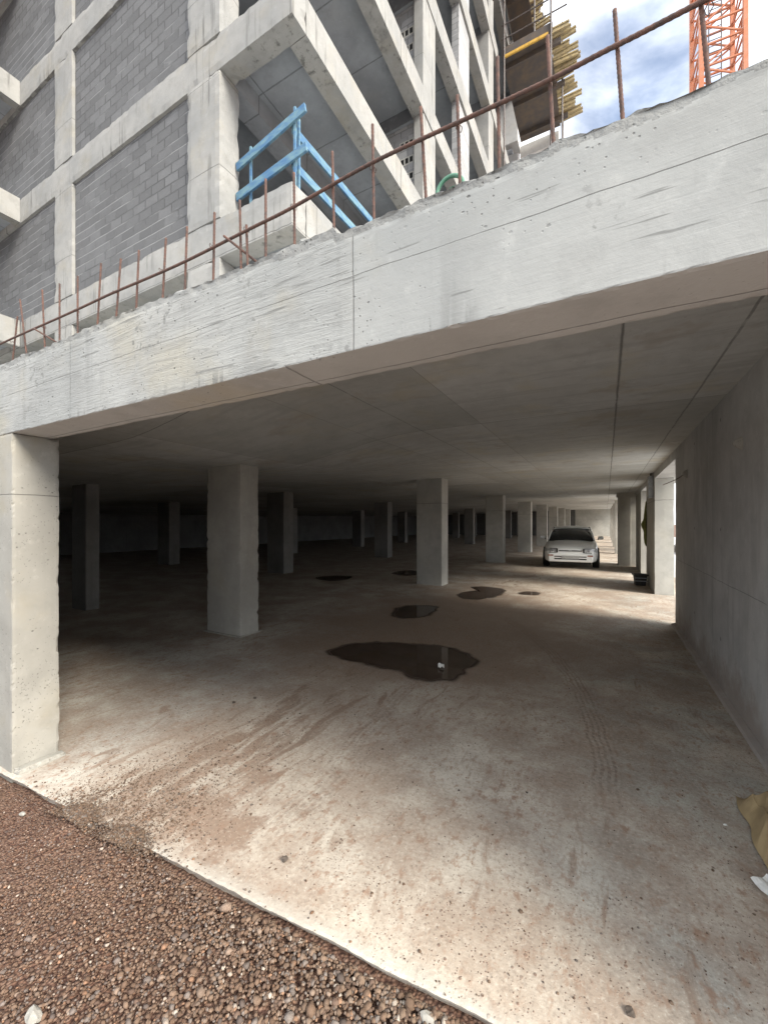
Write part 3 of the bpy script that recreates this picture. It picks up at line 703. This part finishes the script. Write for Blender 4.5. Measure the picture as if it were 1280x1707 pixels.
for x0, z0, x1, z1 in bars[::2]:                       # tie wire
    b = MB(); zz = 2.60
    b.tube([Vector((x0+.008*math.cos(t), 1.145+.013*math.sin(t), 2.6+.004*math.sin(3*t)))+ro for t in np.linspace(0, 6.28, 10)], .0012, 4)
    b.build('tie_wire', M['rust'], rail)

# rubble crumbs on the beam top
for i, (x, r, sd_) in enumerate([(-.89,.022,3),(-.86,.014,5),(-2.5,.016,7),(-2.53,.012,9)]):
    o = blob('concrete_lump', r, M['crust'], (x, 1.085+.01*i, BZ1+.035), seed=sd_)
    tag(o, ['larger lump of the pair on the beam top by the blue guardrail corner', 'smaller lump of the pair on the beam top by the blue guardrail corner',
            'larger lump of the pair at the left end of the beam top', 'smaller lump of the pair at the left end of the beam top'][i], 'rubble')

# green hose loop behind the beam
hz = empty('hose_loop', (-.492, 1.40, CAM_H+.87))
b = MB(); b.tube([(.05*math.cos(t), 0, .325+.052*math.sin(t)) for t in np.linspace(0, math.pi, 20)]+[(-.05,.01,.2), (-.06,.02,.0)], .007, 8)
b.tube([(.05, 0, .325), (.05, .01, .2), (.06, .02, 0)], .007, 8); b.build('hose', M['green'], hz, smooth=True)
b = MB(); vs = [(.038*math.cos(t), .03, .325+.040*math.sin(t)) for t in np.linspace(0, math.pi, 16)]+[(-.035,.03,.0), (.035,.03,0)]
vs2 = [(x, y+.02, z) for x, y, z in vs]; n_ = len(vs)
b.add(vs+vs2, [tuple(range(n_)), tuple(range(2*n_-1, n_-1, -1))]+[(i, (i+1) % n_, n_+(i+1) % n_, n_+i) for i in range(n_)]); b.build('cover', M['green_dark'], hz)
tag(hz, 'green plastic hoop peeping over the beam top below the upper floors', 'hose')

# ================================================================== APARTMENT BUILDING
bld = tag(empty('apartment_building', (-3.68, 4.2, CAM_H+1.28)), 'unfinished concrete frame apartment block with grey block walls rising behind the garage deck', 'building')
bo = -Vector(bld.location)
def offb(o): o.location = Vector(o.location)+bo; return o
FL = [(4.0,4.6),(6.84,7.38),(9.5,10.04),(12.3,12.9),(15.1,15.65),(17.8,18.35),(20.5,21.1),(23.3,23.9),(26.1,26.7)]
XC, YB, YE = -3.68, 4.2, 22.0
for k, (a, b_) in enumerate(FL):
    z0, z1 = CAM_H+a, CAM_H+b_
    # front edge beam (faces the street), side edge beam (faces the deck), slab
    if k < 3:
        offb(rough_box('front_edge_beam', (-24, XC), (YB, YB+.30), (z0, z1), .10, M['frame'], bld, amp=.012, chip=.014))
    else:
        offb(MB().box(-24, XC, YB, YB+.30, z0, z1).build('front_edge_beam', M['frame'], bld))
    ye = YE if a < 17 or a > 18.4 else 16.0
    offb(MB().box(XC-.30, XC-.001, YB+.301, ye, z0+.001, z1-.001).build('side_edge_beam', M['frame'], bld))
    offb(MB().box(-24, XC-.301, YB+.301, ye, z1-.22, z1-.003).build('floor_slab', M['bsoffit'], bld))
    # inner downstand beams
    b = MB()
    for y in (8.7, 14.7, 20.2): b.box(-24, XC-.302, y+.05, y+.35, z0+.01, z1-.221)
    b.box(-5.45, -5.1, YB+.302, 8.70, z0+.02, z1-.222)
    offb(b.build('downstand_beam', M['bsoffit'], bld))
    # wing balconies that come forward on the left
    if k < 5:
        b = MB().box(-18, -11.92, 2.3, YB-.002, z0+.16, z1-.02); offb(b.build('balcony_slab', M['bsoffit'], bld))
        offb(MB().box(-11.92, -11.70, 2.05, YB-.003, z0+.02, z1+.02).build('balcony_beam', M['frame'], bld))
        offb(MB().box(-18, -11.922, 2.05, 2.28, z0+.02, z1+.02).build('balcony_beam', M['frame'], bld))
levels = [(1.28, FL[0][0])]+[(FL[i][1], FL[i+1][0]) for i in range(len(FL)-1)]
for k, (a, b_) in enumerate(levels):
    z0, z1 = CAM_H+a-.002, CAM_H+b_+.002
    if k < 4:
        offb(rough_box('column', (-5.83, -5.08), (YB-.012, YB+.37), (z0, z1), .09, M['frame'], bld, amp=.012, chip=.018))
        offb(rough_box('column', (-10.10, -9.39), (YB-.010, YB+.37), (z0, z1), .12, M['frame'], bld, amp=.010, chip=.015))
        offb(MB().box(-16.5, -15.8, YB-.01, YB+.37, z0, z1).build('column', M['frame'], bld))
        if k:                     # block infill panels of the street front
            offb(MB().box(-9.388, -5.832, YB+.055, YB+.25, z0, z1).build('block_wall', M['block'], bld))
            offb(MB().box(-15.798, -10.102, YB+.055, YB+.25, z0, z1).build('block_wall', M['block'], bld))
    # side face columns and infill
    offb(MB().box(-3.95, -3.70, 8.7, 9.46, z0, z1).build('column', M['frame'], bld, bevel=.02))
    offb(MB().box(-3.95, -3.74, 11.4, 12.4, z0, z1).build('block_pier', M['block_side'], bld))
    offb(MB().box(-4.35, -3.71, 14.7, 15.4, z0, z1).build('column', M['frame'], bld, bevel=.02))
    offb(MB().box(-4.6, -3.71, 20.2, 21.0, z0, z1).build('column', M['white'], bld, bevel=.02))
    if k:
        w_ = MB().box(-9.5, -3.952, 8.82, 9.0, z0, z1).build('block_wall', M['block_side'], bld); offb(w_)
        for r_ in range(0, int((z1-z0)/.197)-1, 2):      # hollow end blocks, black boxes stand for the shade in their three cells
            zz = z0+.01+r_*.197
            b = MB().box(-4.37, -3.97, 8.815, 8.90, zz, zz+.185)
            for q in range(3): b.box(-4.33+q*.115, -4.255+q*.115, 8.811, 8.83, zz+.03, zz+.155, 1)
            offb(b.build('hollow_block', [M['column_bright'], M['trim']], bld))
    offb(MB().box(-13, -12.8, YB+.6, YE, z0, z1).build('partition_wall', M['block'], bld))
# level below the first edge beam: pier at the deck under the corner
offb(MB().box(-24, -4, YE+.01, YE+.3, CAM_H+1.28, CAM_H+26).build('rear_wall', M['block'], bld))
# lower continuation of the corner block under the balcony
offb(MB().box(-10.5, -5.9, 8.0, 8.2, CAM_H+1.281, CAM_H+3.998).build('block_wall', M['block'], bld))

# ------------------------------------------------------------------ blue guardrail
gr = tag(empty('guardrail', (-3.7, 4.25, CAM_H+4.6)), 'blue painted timber guardrail round the open corner balcony', 'guardrail')
go = -Vector(gr.location)
def gb(a, b_, w_=.035, h_=.125, nm='board', up=(0,0,1), mat='blue'):
    MB().bar(Vector(a)+go, Vector(b_)+go, w_, h_, up=up).build(nm, M[mat], gr)
Z = CAM_H
gb((-5.06, 4.50, Z+5.56), (-3.70, 4.50, Z+5.84))
gb((-5.06, 4.50, Z+5.09), (-3.68, 4.50, Z+5.28))
gb((-3.99, 4.56, Z+5.73), (-3.97, 8.4, Z+5.93))
gb((-3.99, 4.56, Z+5.22), (-3.97, 8.4, Z+5.42))
for p in ((-4.80, 4.54, 4.59, 5.80), (-3.92, 4.535, 4.59, 5.98), (-3.955, 4.66, 4.59, 5.93), (-4.03, 7.0, 4.59, 6.0)):
    gb((p[0], p[1], Z+p[2]), (p[0], p[1], Z+p[3]), .035, .03, 'post', (0,1,0))

# ------------------------------------------------------------------ formwork platforms and scaffold
def platform(h, x0, x1, y0, y1, nb, xend, label, tall, seed):
    e = tag(empty('formwork_platform', (x0, y0, Z+h)), label, 'formwork', 'formwork platforms high on the side of the block')
    rnd = random.Random(seed); q = -Vector(e.location)
    MB().box(x0, x1, y0, y1, Z+h, Z+h+.03).build('plywood_deck', M['ply'], e, loc=q)
    for i in range(nb):
        y = y0+.1+(y1-y0-.2)*i/(nb-1)
        b = MB(); xe = xend+rnd.uniform(-.25, .15); xs_ = x1-.5*rnd.random(); zz = Z+h+.05+.02*(i % 3); dy = rnd.uniform(-.1, .1)
        b.bar((xs_, y, zz), (xe, y+dy, zz+.03), .08, .05); b.bar((xs_, y, zz+.16), (xe, y+dy, zz+.19), .08, .05); b.bar((xs_, y, zz+.08), (xe-.02, y+dy, zz+.11), .03, .12)
        b.build('timber_beam', M['timber'], e, loc=q)
    for y in (y0+.35, (y0+y1)/2, y1-.5):
        MB().bar((x0+.05, y, Z+h-.10), (x1+.35, y, Z+h-.10), .10, .20).build('main_beam', M['ply'], e, loc=q)
    MB().bar((x0, y0-.05, Z+h+.12), (x1+.1, y0-.05, Z+h+.12), .05, .34).build('edge_board', M['ply'], e, loc=q)
    MB().bar((x0+.1, y0-.09, Z+h-.10), (x1-.05, y0-.09, Z+h-.10), .06, .10).build('yellow_beam', M['yellow'], e, loc=q)
    for x, y in ((x1+.05, y0-.1), (x1+.25, (y0+y1)/2), (x0+.1, y0-.1), (x1+.1, y1)):
        MB().tube([(x, y, Z+h-tall), (x, y, Z+h+1.9+rnd.random()*.6)], .035, 8).build('post', M['steel'], e, loc=q)
    for z in (.6, 1.15): MB().tube([(x0, y0-.1, Z+h+z), (x1+.6, y0-.1, Z+h+z)], .025, 6).build('rail', M['steel'], e, loc=q)
    return e
platform(18.35, -3.6, -1.85, 16.35, 20.4, 17, -1.0, 'lower wooden formwork platform with a yellow edge beam and jutting timber ends', 7, 1)
platform(21.3, -3.6, -2.75, 14.6, 19.5, 14, -2.25, 'upper narrow formwork platform of jutting timbers above the yellow edged one', 2.8, 2)
platform(24.1, -3.6, -2.95, 15.0, 21, 15, -2.55, 'topmost formwork platform of short timbers at the top edge of the view', 2.0, 3)
offb(MB().box(-3.68, -1.95, 20.6, 20.85, Z+17.8, Z+18.35).build('far_edge_beam', M['white'], bld))

# ------------------------------------------------------------------ crane
cr = tag(empty('tower_crane', (4.7, 25, 0), R(4)), 'orange lattice mast of a tower crane standing against the sky', 'crane')
cw = .82; ch = 34
for sx in (-1, 1):
    for sy in (-1, 1): MB().box(sx*cw-.09, sx*cw+.09, sy*cw-.09, sy*cw+.09, -.1, ch).build('mast_leg', M['orange'], cr)
faces = [((-cw,-cw),(cw,-cw)), ((cw,-cw),(cw,cw)), ((cw,cw),(-cw,cw)), ((-cw,cw),(-cw,-cw))]
for a, b_ in faces:
    b = MB(); z = 0; k = 0
    while z < ch-1:
        b.bar((*a, z), (*b_, z), .07, .07); p, q = (a, b_) if k % 2 else (b_, a)
        b.bar((*p, z), (*q, z+1.0), .06, .06); z += 1.0; k += 1
    b.build('lattice', M['orange'], cr)
b = MB()
for sx in (-.25, .25): b.box(sx-.02, sx+.02, .3, .34, 0, ch)
z = 0
while z < ch: b.box(-.23, .23, .31, .33, z, z+.03); z += .3
b.build('ladder', M['steel'], cr)
MB().box(-1.6, 1.6, -1.6, 1.6, -.2, .35).build('base', M['wall'], cr)

# ================================================================== CAR
def car(loc, rz):
    e = empty('parked_car', loc, rz)
    # y runs from nose (0) to tail (4.25)
    st = [(.00,.60,.30,.50,.585),(.035,.70,.24,.545,.63),(.12,.775,.20,.60,.675),(.35,.81,.18,.665,.755),(.8,.835,.17,.73,.835),(1.15,.84,.17,.78,.895),(1.5,.845,.17,.815,.915),
          (2.2,.845,.17,.835,.925),(3.0,.845,.17,.855,.94),(3.5,.835,.18,.865,.965),(3.95,.80,.24,.85,.96),(4.15,.76,.30,.80,.92),(4.25,.68,.38,.70,.80)]
    vs = []; fs = []; n = 0
    for (y, hw, zb, zs, zt) in st:
        half = [(0, zb), (hw*.86, zb), (hw*.965, zb+.06), (hw, zb+(zs-zb)*.45), (hw*.985, zs-.05), (hw*.93, zs), (hw*.78, zs+(zt-zs)*.62), (hw*.4, zt-.005), (0, zt)]
        ring = [(x, y, z) for x, z in half]+[(-x, y, z) for x, z in half[-2:0:-1]]
        n = len(ring); vs += ring
    for i in range(len(st)-1):
        for k in range(n): fs.append((i*n+k, i*n+(k+1) % n, (i+1)*n+(k+1) % n, (i+1)*n+k))
    fs += [tuple(range(n))[::-1], tuple((len(st)-1)*n+k for k in range(n))]
    body = MB().add(vs, fs).build('body', M['paint'], e, smooth=True); ss = body.modifiers.new('s', 'SUBSURF'); ss.levels = ss.render_levels = 2
    # glasshouse
    gs = [(1.12,.72,.66,.885),(1.45,.735,.635,1.09),(1.86,.745,.575,1.305),(2.25,.75,.56,1.335),(2.75,.745,.555,1.33),(3.15,.735,.58,1.22),(3.58,.70,.64,.965)]
    vs = []; fs = []
    for y, wb, wt, z in gs:
        zb = .86
        vs += [(-wb, y, zb), (-(wb+wt)/2-.01, y, zb+(z-zb)*.5), (-wt, y, z-.035), (-wt*.55, y, z), (wt*.55, y, z), (wt, y, z-.035), ((wb+wt)/2+.01, y, zb+(z-zb)*.5), (wb, y, zb)]
    n = 8
    for i in range(len(gs)-1):
        for k in range(n): fs.append((i*n+k, i*n+(k+1) % n, (i+1)*n+(k+1) % n, (i+1)*n+k))
    fs += [tuple(range(n))[::-1], tuple((len(gs)-1)*n+k for k in range(n))]
    MB().add(vs, fs).build('window_glass', M['glass'], e, smooth=True)
    # roof and pillars
    b = MB(); rs = [(1.80,.585,1.285),(1.95,.575,1.335),(2.35,.565,1.362),(2.7,.56,1.355),(3.0,.575,1.295)]; vs = []; fs = []
    for y, hw, z in rs: vs += [(-hw-.03, y, z-.06), (-hw*.9, y, z-.012), (-hw*.4, y, z+.012), (hw*.4, y, z+.012), (hw*.9, y, z-.012), (hw+.03, y, z-.06)]
    for i in range(len(rs)-1):
        for k in range(5): fs.append((i*6+k, i*6+k+1, (i+1)*6+k+1, (i+1)*6+k))
    o = b.add(vs, fs).build('roof', M['paint'], e, smooth=True); so = o.modifiers.new('t', 'SOLIDIFY'); so.thickness = .02
    for sx in (-1, 1):
        b = MB(); b.tube([(sx*.725,1.14,.885), (sx*.67,1.5,1.10), (sx*.60,1.84,1.30)], .026, 6); b.build('windscreen_pillar', M['paint'], e, smooth=True)
        MB().tube([(sx*.75,2.42,.89), (sx*.665,2.42,1.12), (sx*.59,2.42,1.33)], .024, 6).build('door_pillar', M['trim'], e, smooth=True)
        MB().tube([(sx*.70,3.55,.95), (sx*.66,3.25,1.16), (sx*.60,2.98,1.30)], .05, 6).build('rear_pillar', M['paint'], e, smooth=True)
        # mirror
        b = MB(); b.box(sx*.93-.085, sx*.93+.085, 1.42, 1.50, .90, 1.015); mo = b.build('door_mirror', M['paint'], e, bevel=.03)
        MB().bar((sx*.83, 1.46, .90), (sx*.90, 1.46, .94), .05, .04).build('mirror_arm', M['trim'], mo)
        # headlight and indicator
        b = MB(); vs = []
        for x, yy in ((.40,.085),(.55,.105),(.68,.15),(.765,.24)):
            vs += [(sx*x, yy-.065, .522), (sx*x, yy-.045, .640)]
        b.add(vs, [(0,2,3,1), (2,4,5,3), (4,6,7,5)]); hl = b.build('headlight', M['lamp'], e); MB().box(min(sx*.37,sx*.41), max(sx*.37,sx*.41), -.005, .05, .515, .645).box(min(sx*.39,sx*.62), max(sx*.39,sx*.62), -.004, .06, .641, .652).box(min(sx*.39,sx*.62), max(sx*.39,sx*.62), -.004, .06, .508, .520).build('surround', M['trim'], hl); so = hl.modifiers.new('t', 'SOLIDIFY'); so.thickness = .04; so.offset = 0
        MB().tube([(sx*.53, .025, .58), (sx*.53, .008, .58)], .036, 12).build('reflector', M['rim'], hl)
        MB().box(min(sx*.50, sx*.655), max(sx*.50, sx*.655), -.043, -.0352, .405, .447).build('indicator', M['amber'], e)
        # wheel arches and wheels
        for wy in (.80, 3.28):
            b = MB(); b.tube([(sx*.70, wy, .31), (sx*.851, wy, .31)], .345, 24); b.build('wheel_arch', M['trim'], e)
            w_ = MB(); w_.tube([(sx*.655, wy, .295), (sx*.67, wy, .295), (sx*.835, wy, .295), (sx*.86, wy, .295)], [.26, .295, .295, .262], 24); wo = w_.build('wheel', M['tyre'], e, smooth=False)
            MB().tube([(sx*.8605, wy, .295), (sx*.868, wy, .295)], .185, 20).build('rim', M['rim'], wo)
    # front details
    MB().box(-.34, .34, -.012, .03, .565, .592).build('grille', M['trim'], e, bevel=.005)
    MB().tube([(-.05,-.018,.580), (.05,-.018,.580)], .014, 8).build('badge', M['rim'], e)
    bp = MB().box(-.66, .66, -.035, .10, .215, .475).build('bumper', M['paint'], e, bevel=.035)
    MB().box(-.47, .47, -.040, -.0351, .375, .405).box(-.47, .47, -.040, -.0351, .295, .335).build('air_intake', M['trim'], bp)
    MB().box(-.26, .26, -.052, -.041, .315, .42).build('number_plate', M['plate'], e)
    MB().box(-.6, .6, .05, .12, .15, .214).build('valance', M['trim'], e)
    for x in (-.30, .22): MB().bar((x, 1.10, .895), (x+.42, 1.24, .955), .012, .012).build('wiper', M['trim'], e)
    MB().box(-.10, .10, 1.80, 1.83, 1.20, 1.25).build('rear_view_mirror', M['trim'], e)
    return e
tag(car((-1.02, 14.4, 0), R(3)), 'silver white sedan parked facing out between the columns', 'car')

# ================================================================== SMALL THINGS
tag(blob('stone', .014, M['stone_d'], (-1.21, 1.335, .010), seed=11), 'dark brown stone alone on the pale slab near the gravel edge', 'stone')
tag(blob('stone', .011, M['stone_d'], (-2.552, 2.456, .008), seed=13), 'right one of two dark pebbles below the lone front column', 'stone')
tag(blob('stone', .010, M['stone_d'], (-2.641, 2.317, .006), (1.4,1,.6), seed=14), 'left one of two dark pebbles below the lone front column', 'stone')
tag(blob('stone', .012, M['stone_d'], (.062, 1.408, .006), seed=15), 'black stone on the slab in the bottom right corner', 'stone')
tag(blob('stone', .024, M['stone_w'], (-1.50, .57, gz(-1.5, .57)+.012), (1.3,.8,.6), seed=16), 'flat whitish stone in the gravel in the bottom left corner', 'stone')
tag(blob('stone', .026, M['stone_w'], (-.47, 1.135, -.035), (1.2,.7,.6), seed=17), 'pale broken stone wedged against the slab edge at the bottom', 'stone')
tag(blob('stone', .014, M['stone_r'], (-.385, 1.13, -.036), seed=18), 'orange stone by the pale broken stone at the slab edge', 'stone')
tag(blob('stone', .016, M['stone_w'], (-2.62, .95, gz(-2.62, .95)+.008), (1.3,.7,.5), seed=19), 'small white chip on the red earth at the left frame edge', 'stone')
def scrap(loc, sx, sy, rz, label, seed, lift=.02):
    vs = []; n = 6
    for j in range(n+1):
        for i in range(n+1):
            u, v = i/n-.5, j/n-.5; vs.append((u*sx+.1*sx*mnoise.noise(Vector((u*3, v*3, seed))), v*sy+.1*sy*mnoise.noise(Vector((u*3, v*3, seed+7))), lift*(.5+mnoise.noise(Vector((u*2.5, v*2.5, seed+3))))))
    fs = [(j*(n+1)+i, j*(n+1)+i+1, (j+1)*(n+1)+i+1, (j+1)*(n+1)+i) for j in range(n) for i in range(n)]
    o = MB().add(vs, fs).build('paper_scrap', M['paper']); o.location = loc; o.rotation_euler = (0, 0, rz)
    so = o.modifiers.new('t', 'SOLIDIFY'); so.thickness = .001
    return tag(o, label, 'paper')
scrap((-1.447, 3.851, .006), .06, .07, .4, 'crumpled white scrap lying in the large puddle', 2, .05)
scrap((.585, 2.13, .006), .09, .13, .7, 'white paper sheet on the floor beside the brown sack', 5, .02)
scrap((.50, 2.50, .003), .014, .012, .3, 'tiny white flake just left of the brown sack', 8, .006)

# crumpled brown paper sack by the wall
def sack():
    n, m = 44, 60; vs = []
    for j in range(m+1):
        v = j/m
        for i in range(n+1):
            u = i/n; x = .60+u*.255; y = 2.12+v*.66
            x += .03*mnoise.noise(Vector((0, v*4, 1)))*(1-u) - .015*math.sin(v*math.pi)
            y += .05*mnoise.noise(Vector((u*3, 0, 2)))*(2*v-1)
            env = min(1, u*5)*min(1, v*6, (1-v)*6)
            p = Vector((x*7, y*5, 0)); r = 1-abs(mnoise.noise(p))*2.4; r2 = 1-abs(mnoise.noise(p*2.3+Vector((9,2,0))))*2.2
            h = .012+env*(.06+.20*u*u+.045*r+.02*r2)
            vs.append((x, y, max(.004, h)))
    fs = [(j*(n+1)+i, j*(n+1)+i+1, (j+1)*(n+1)+i+1, (j+1)*(n+1)+i) for j in range(m) for i in range(n)]
    o = MB().add(vs, fs).build('paper_sack', M['sack'], smooth=False)
    so = o.modifiers.new('t', 'SOLIDIFY'); so.thickness = .004
    return tag(o, 'crumpled brown paper sack slumped against the side wall', 'sack')
sack()
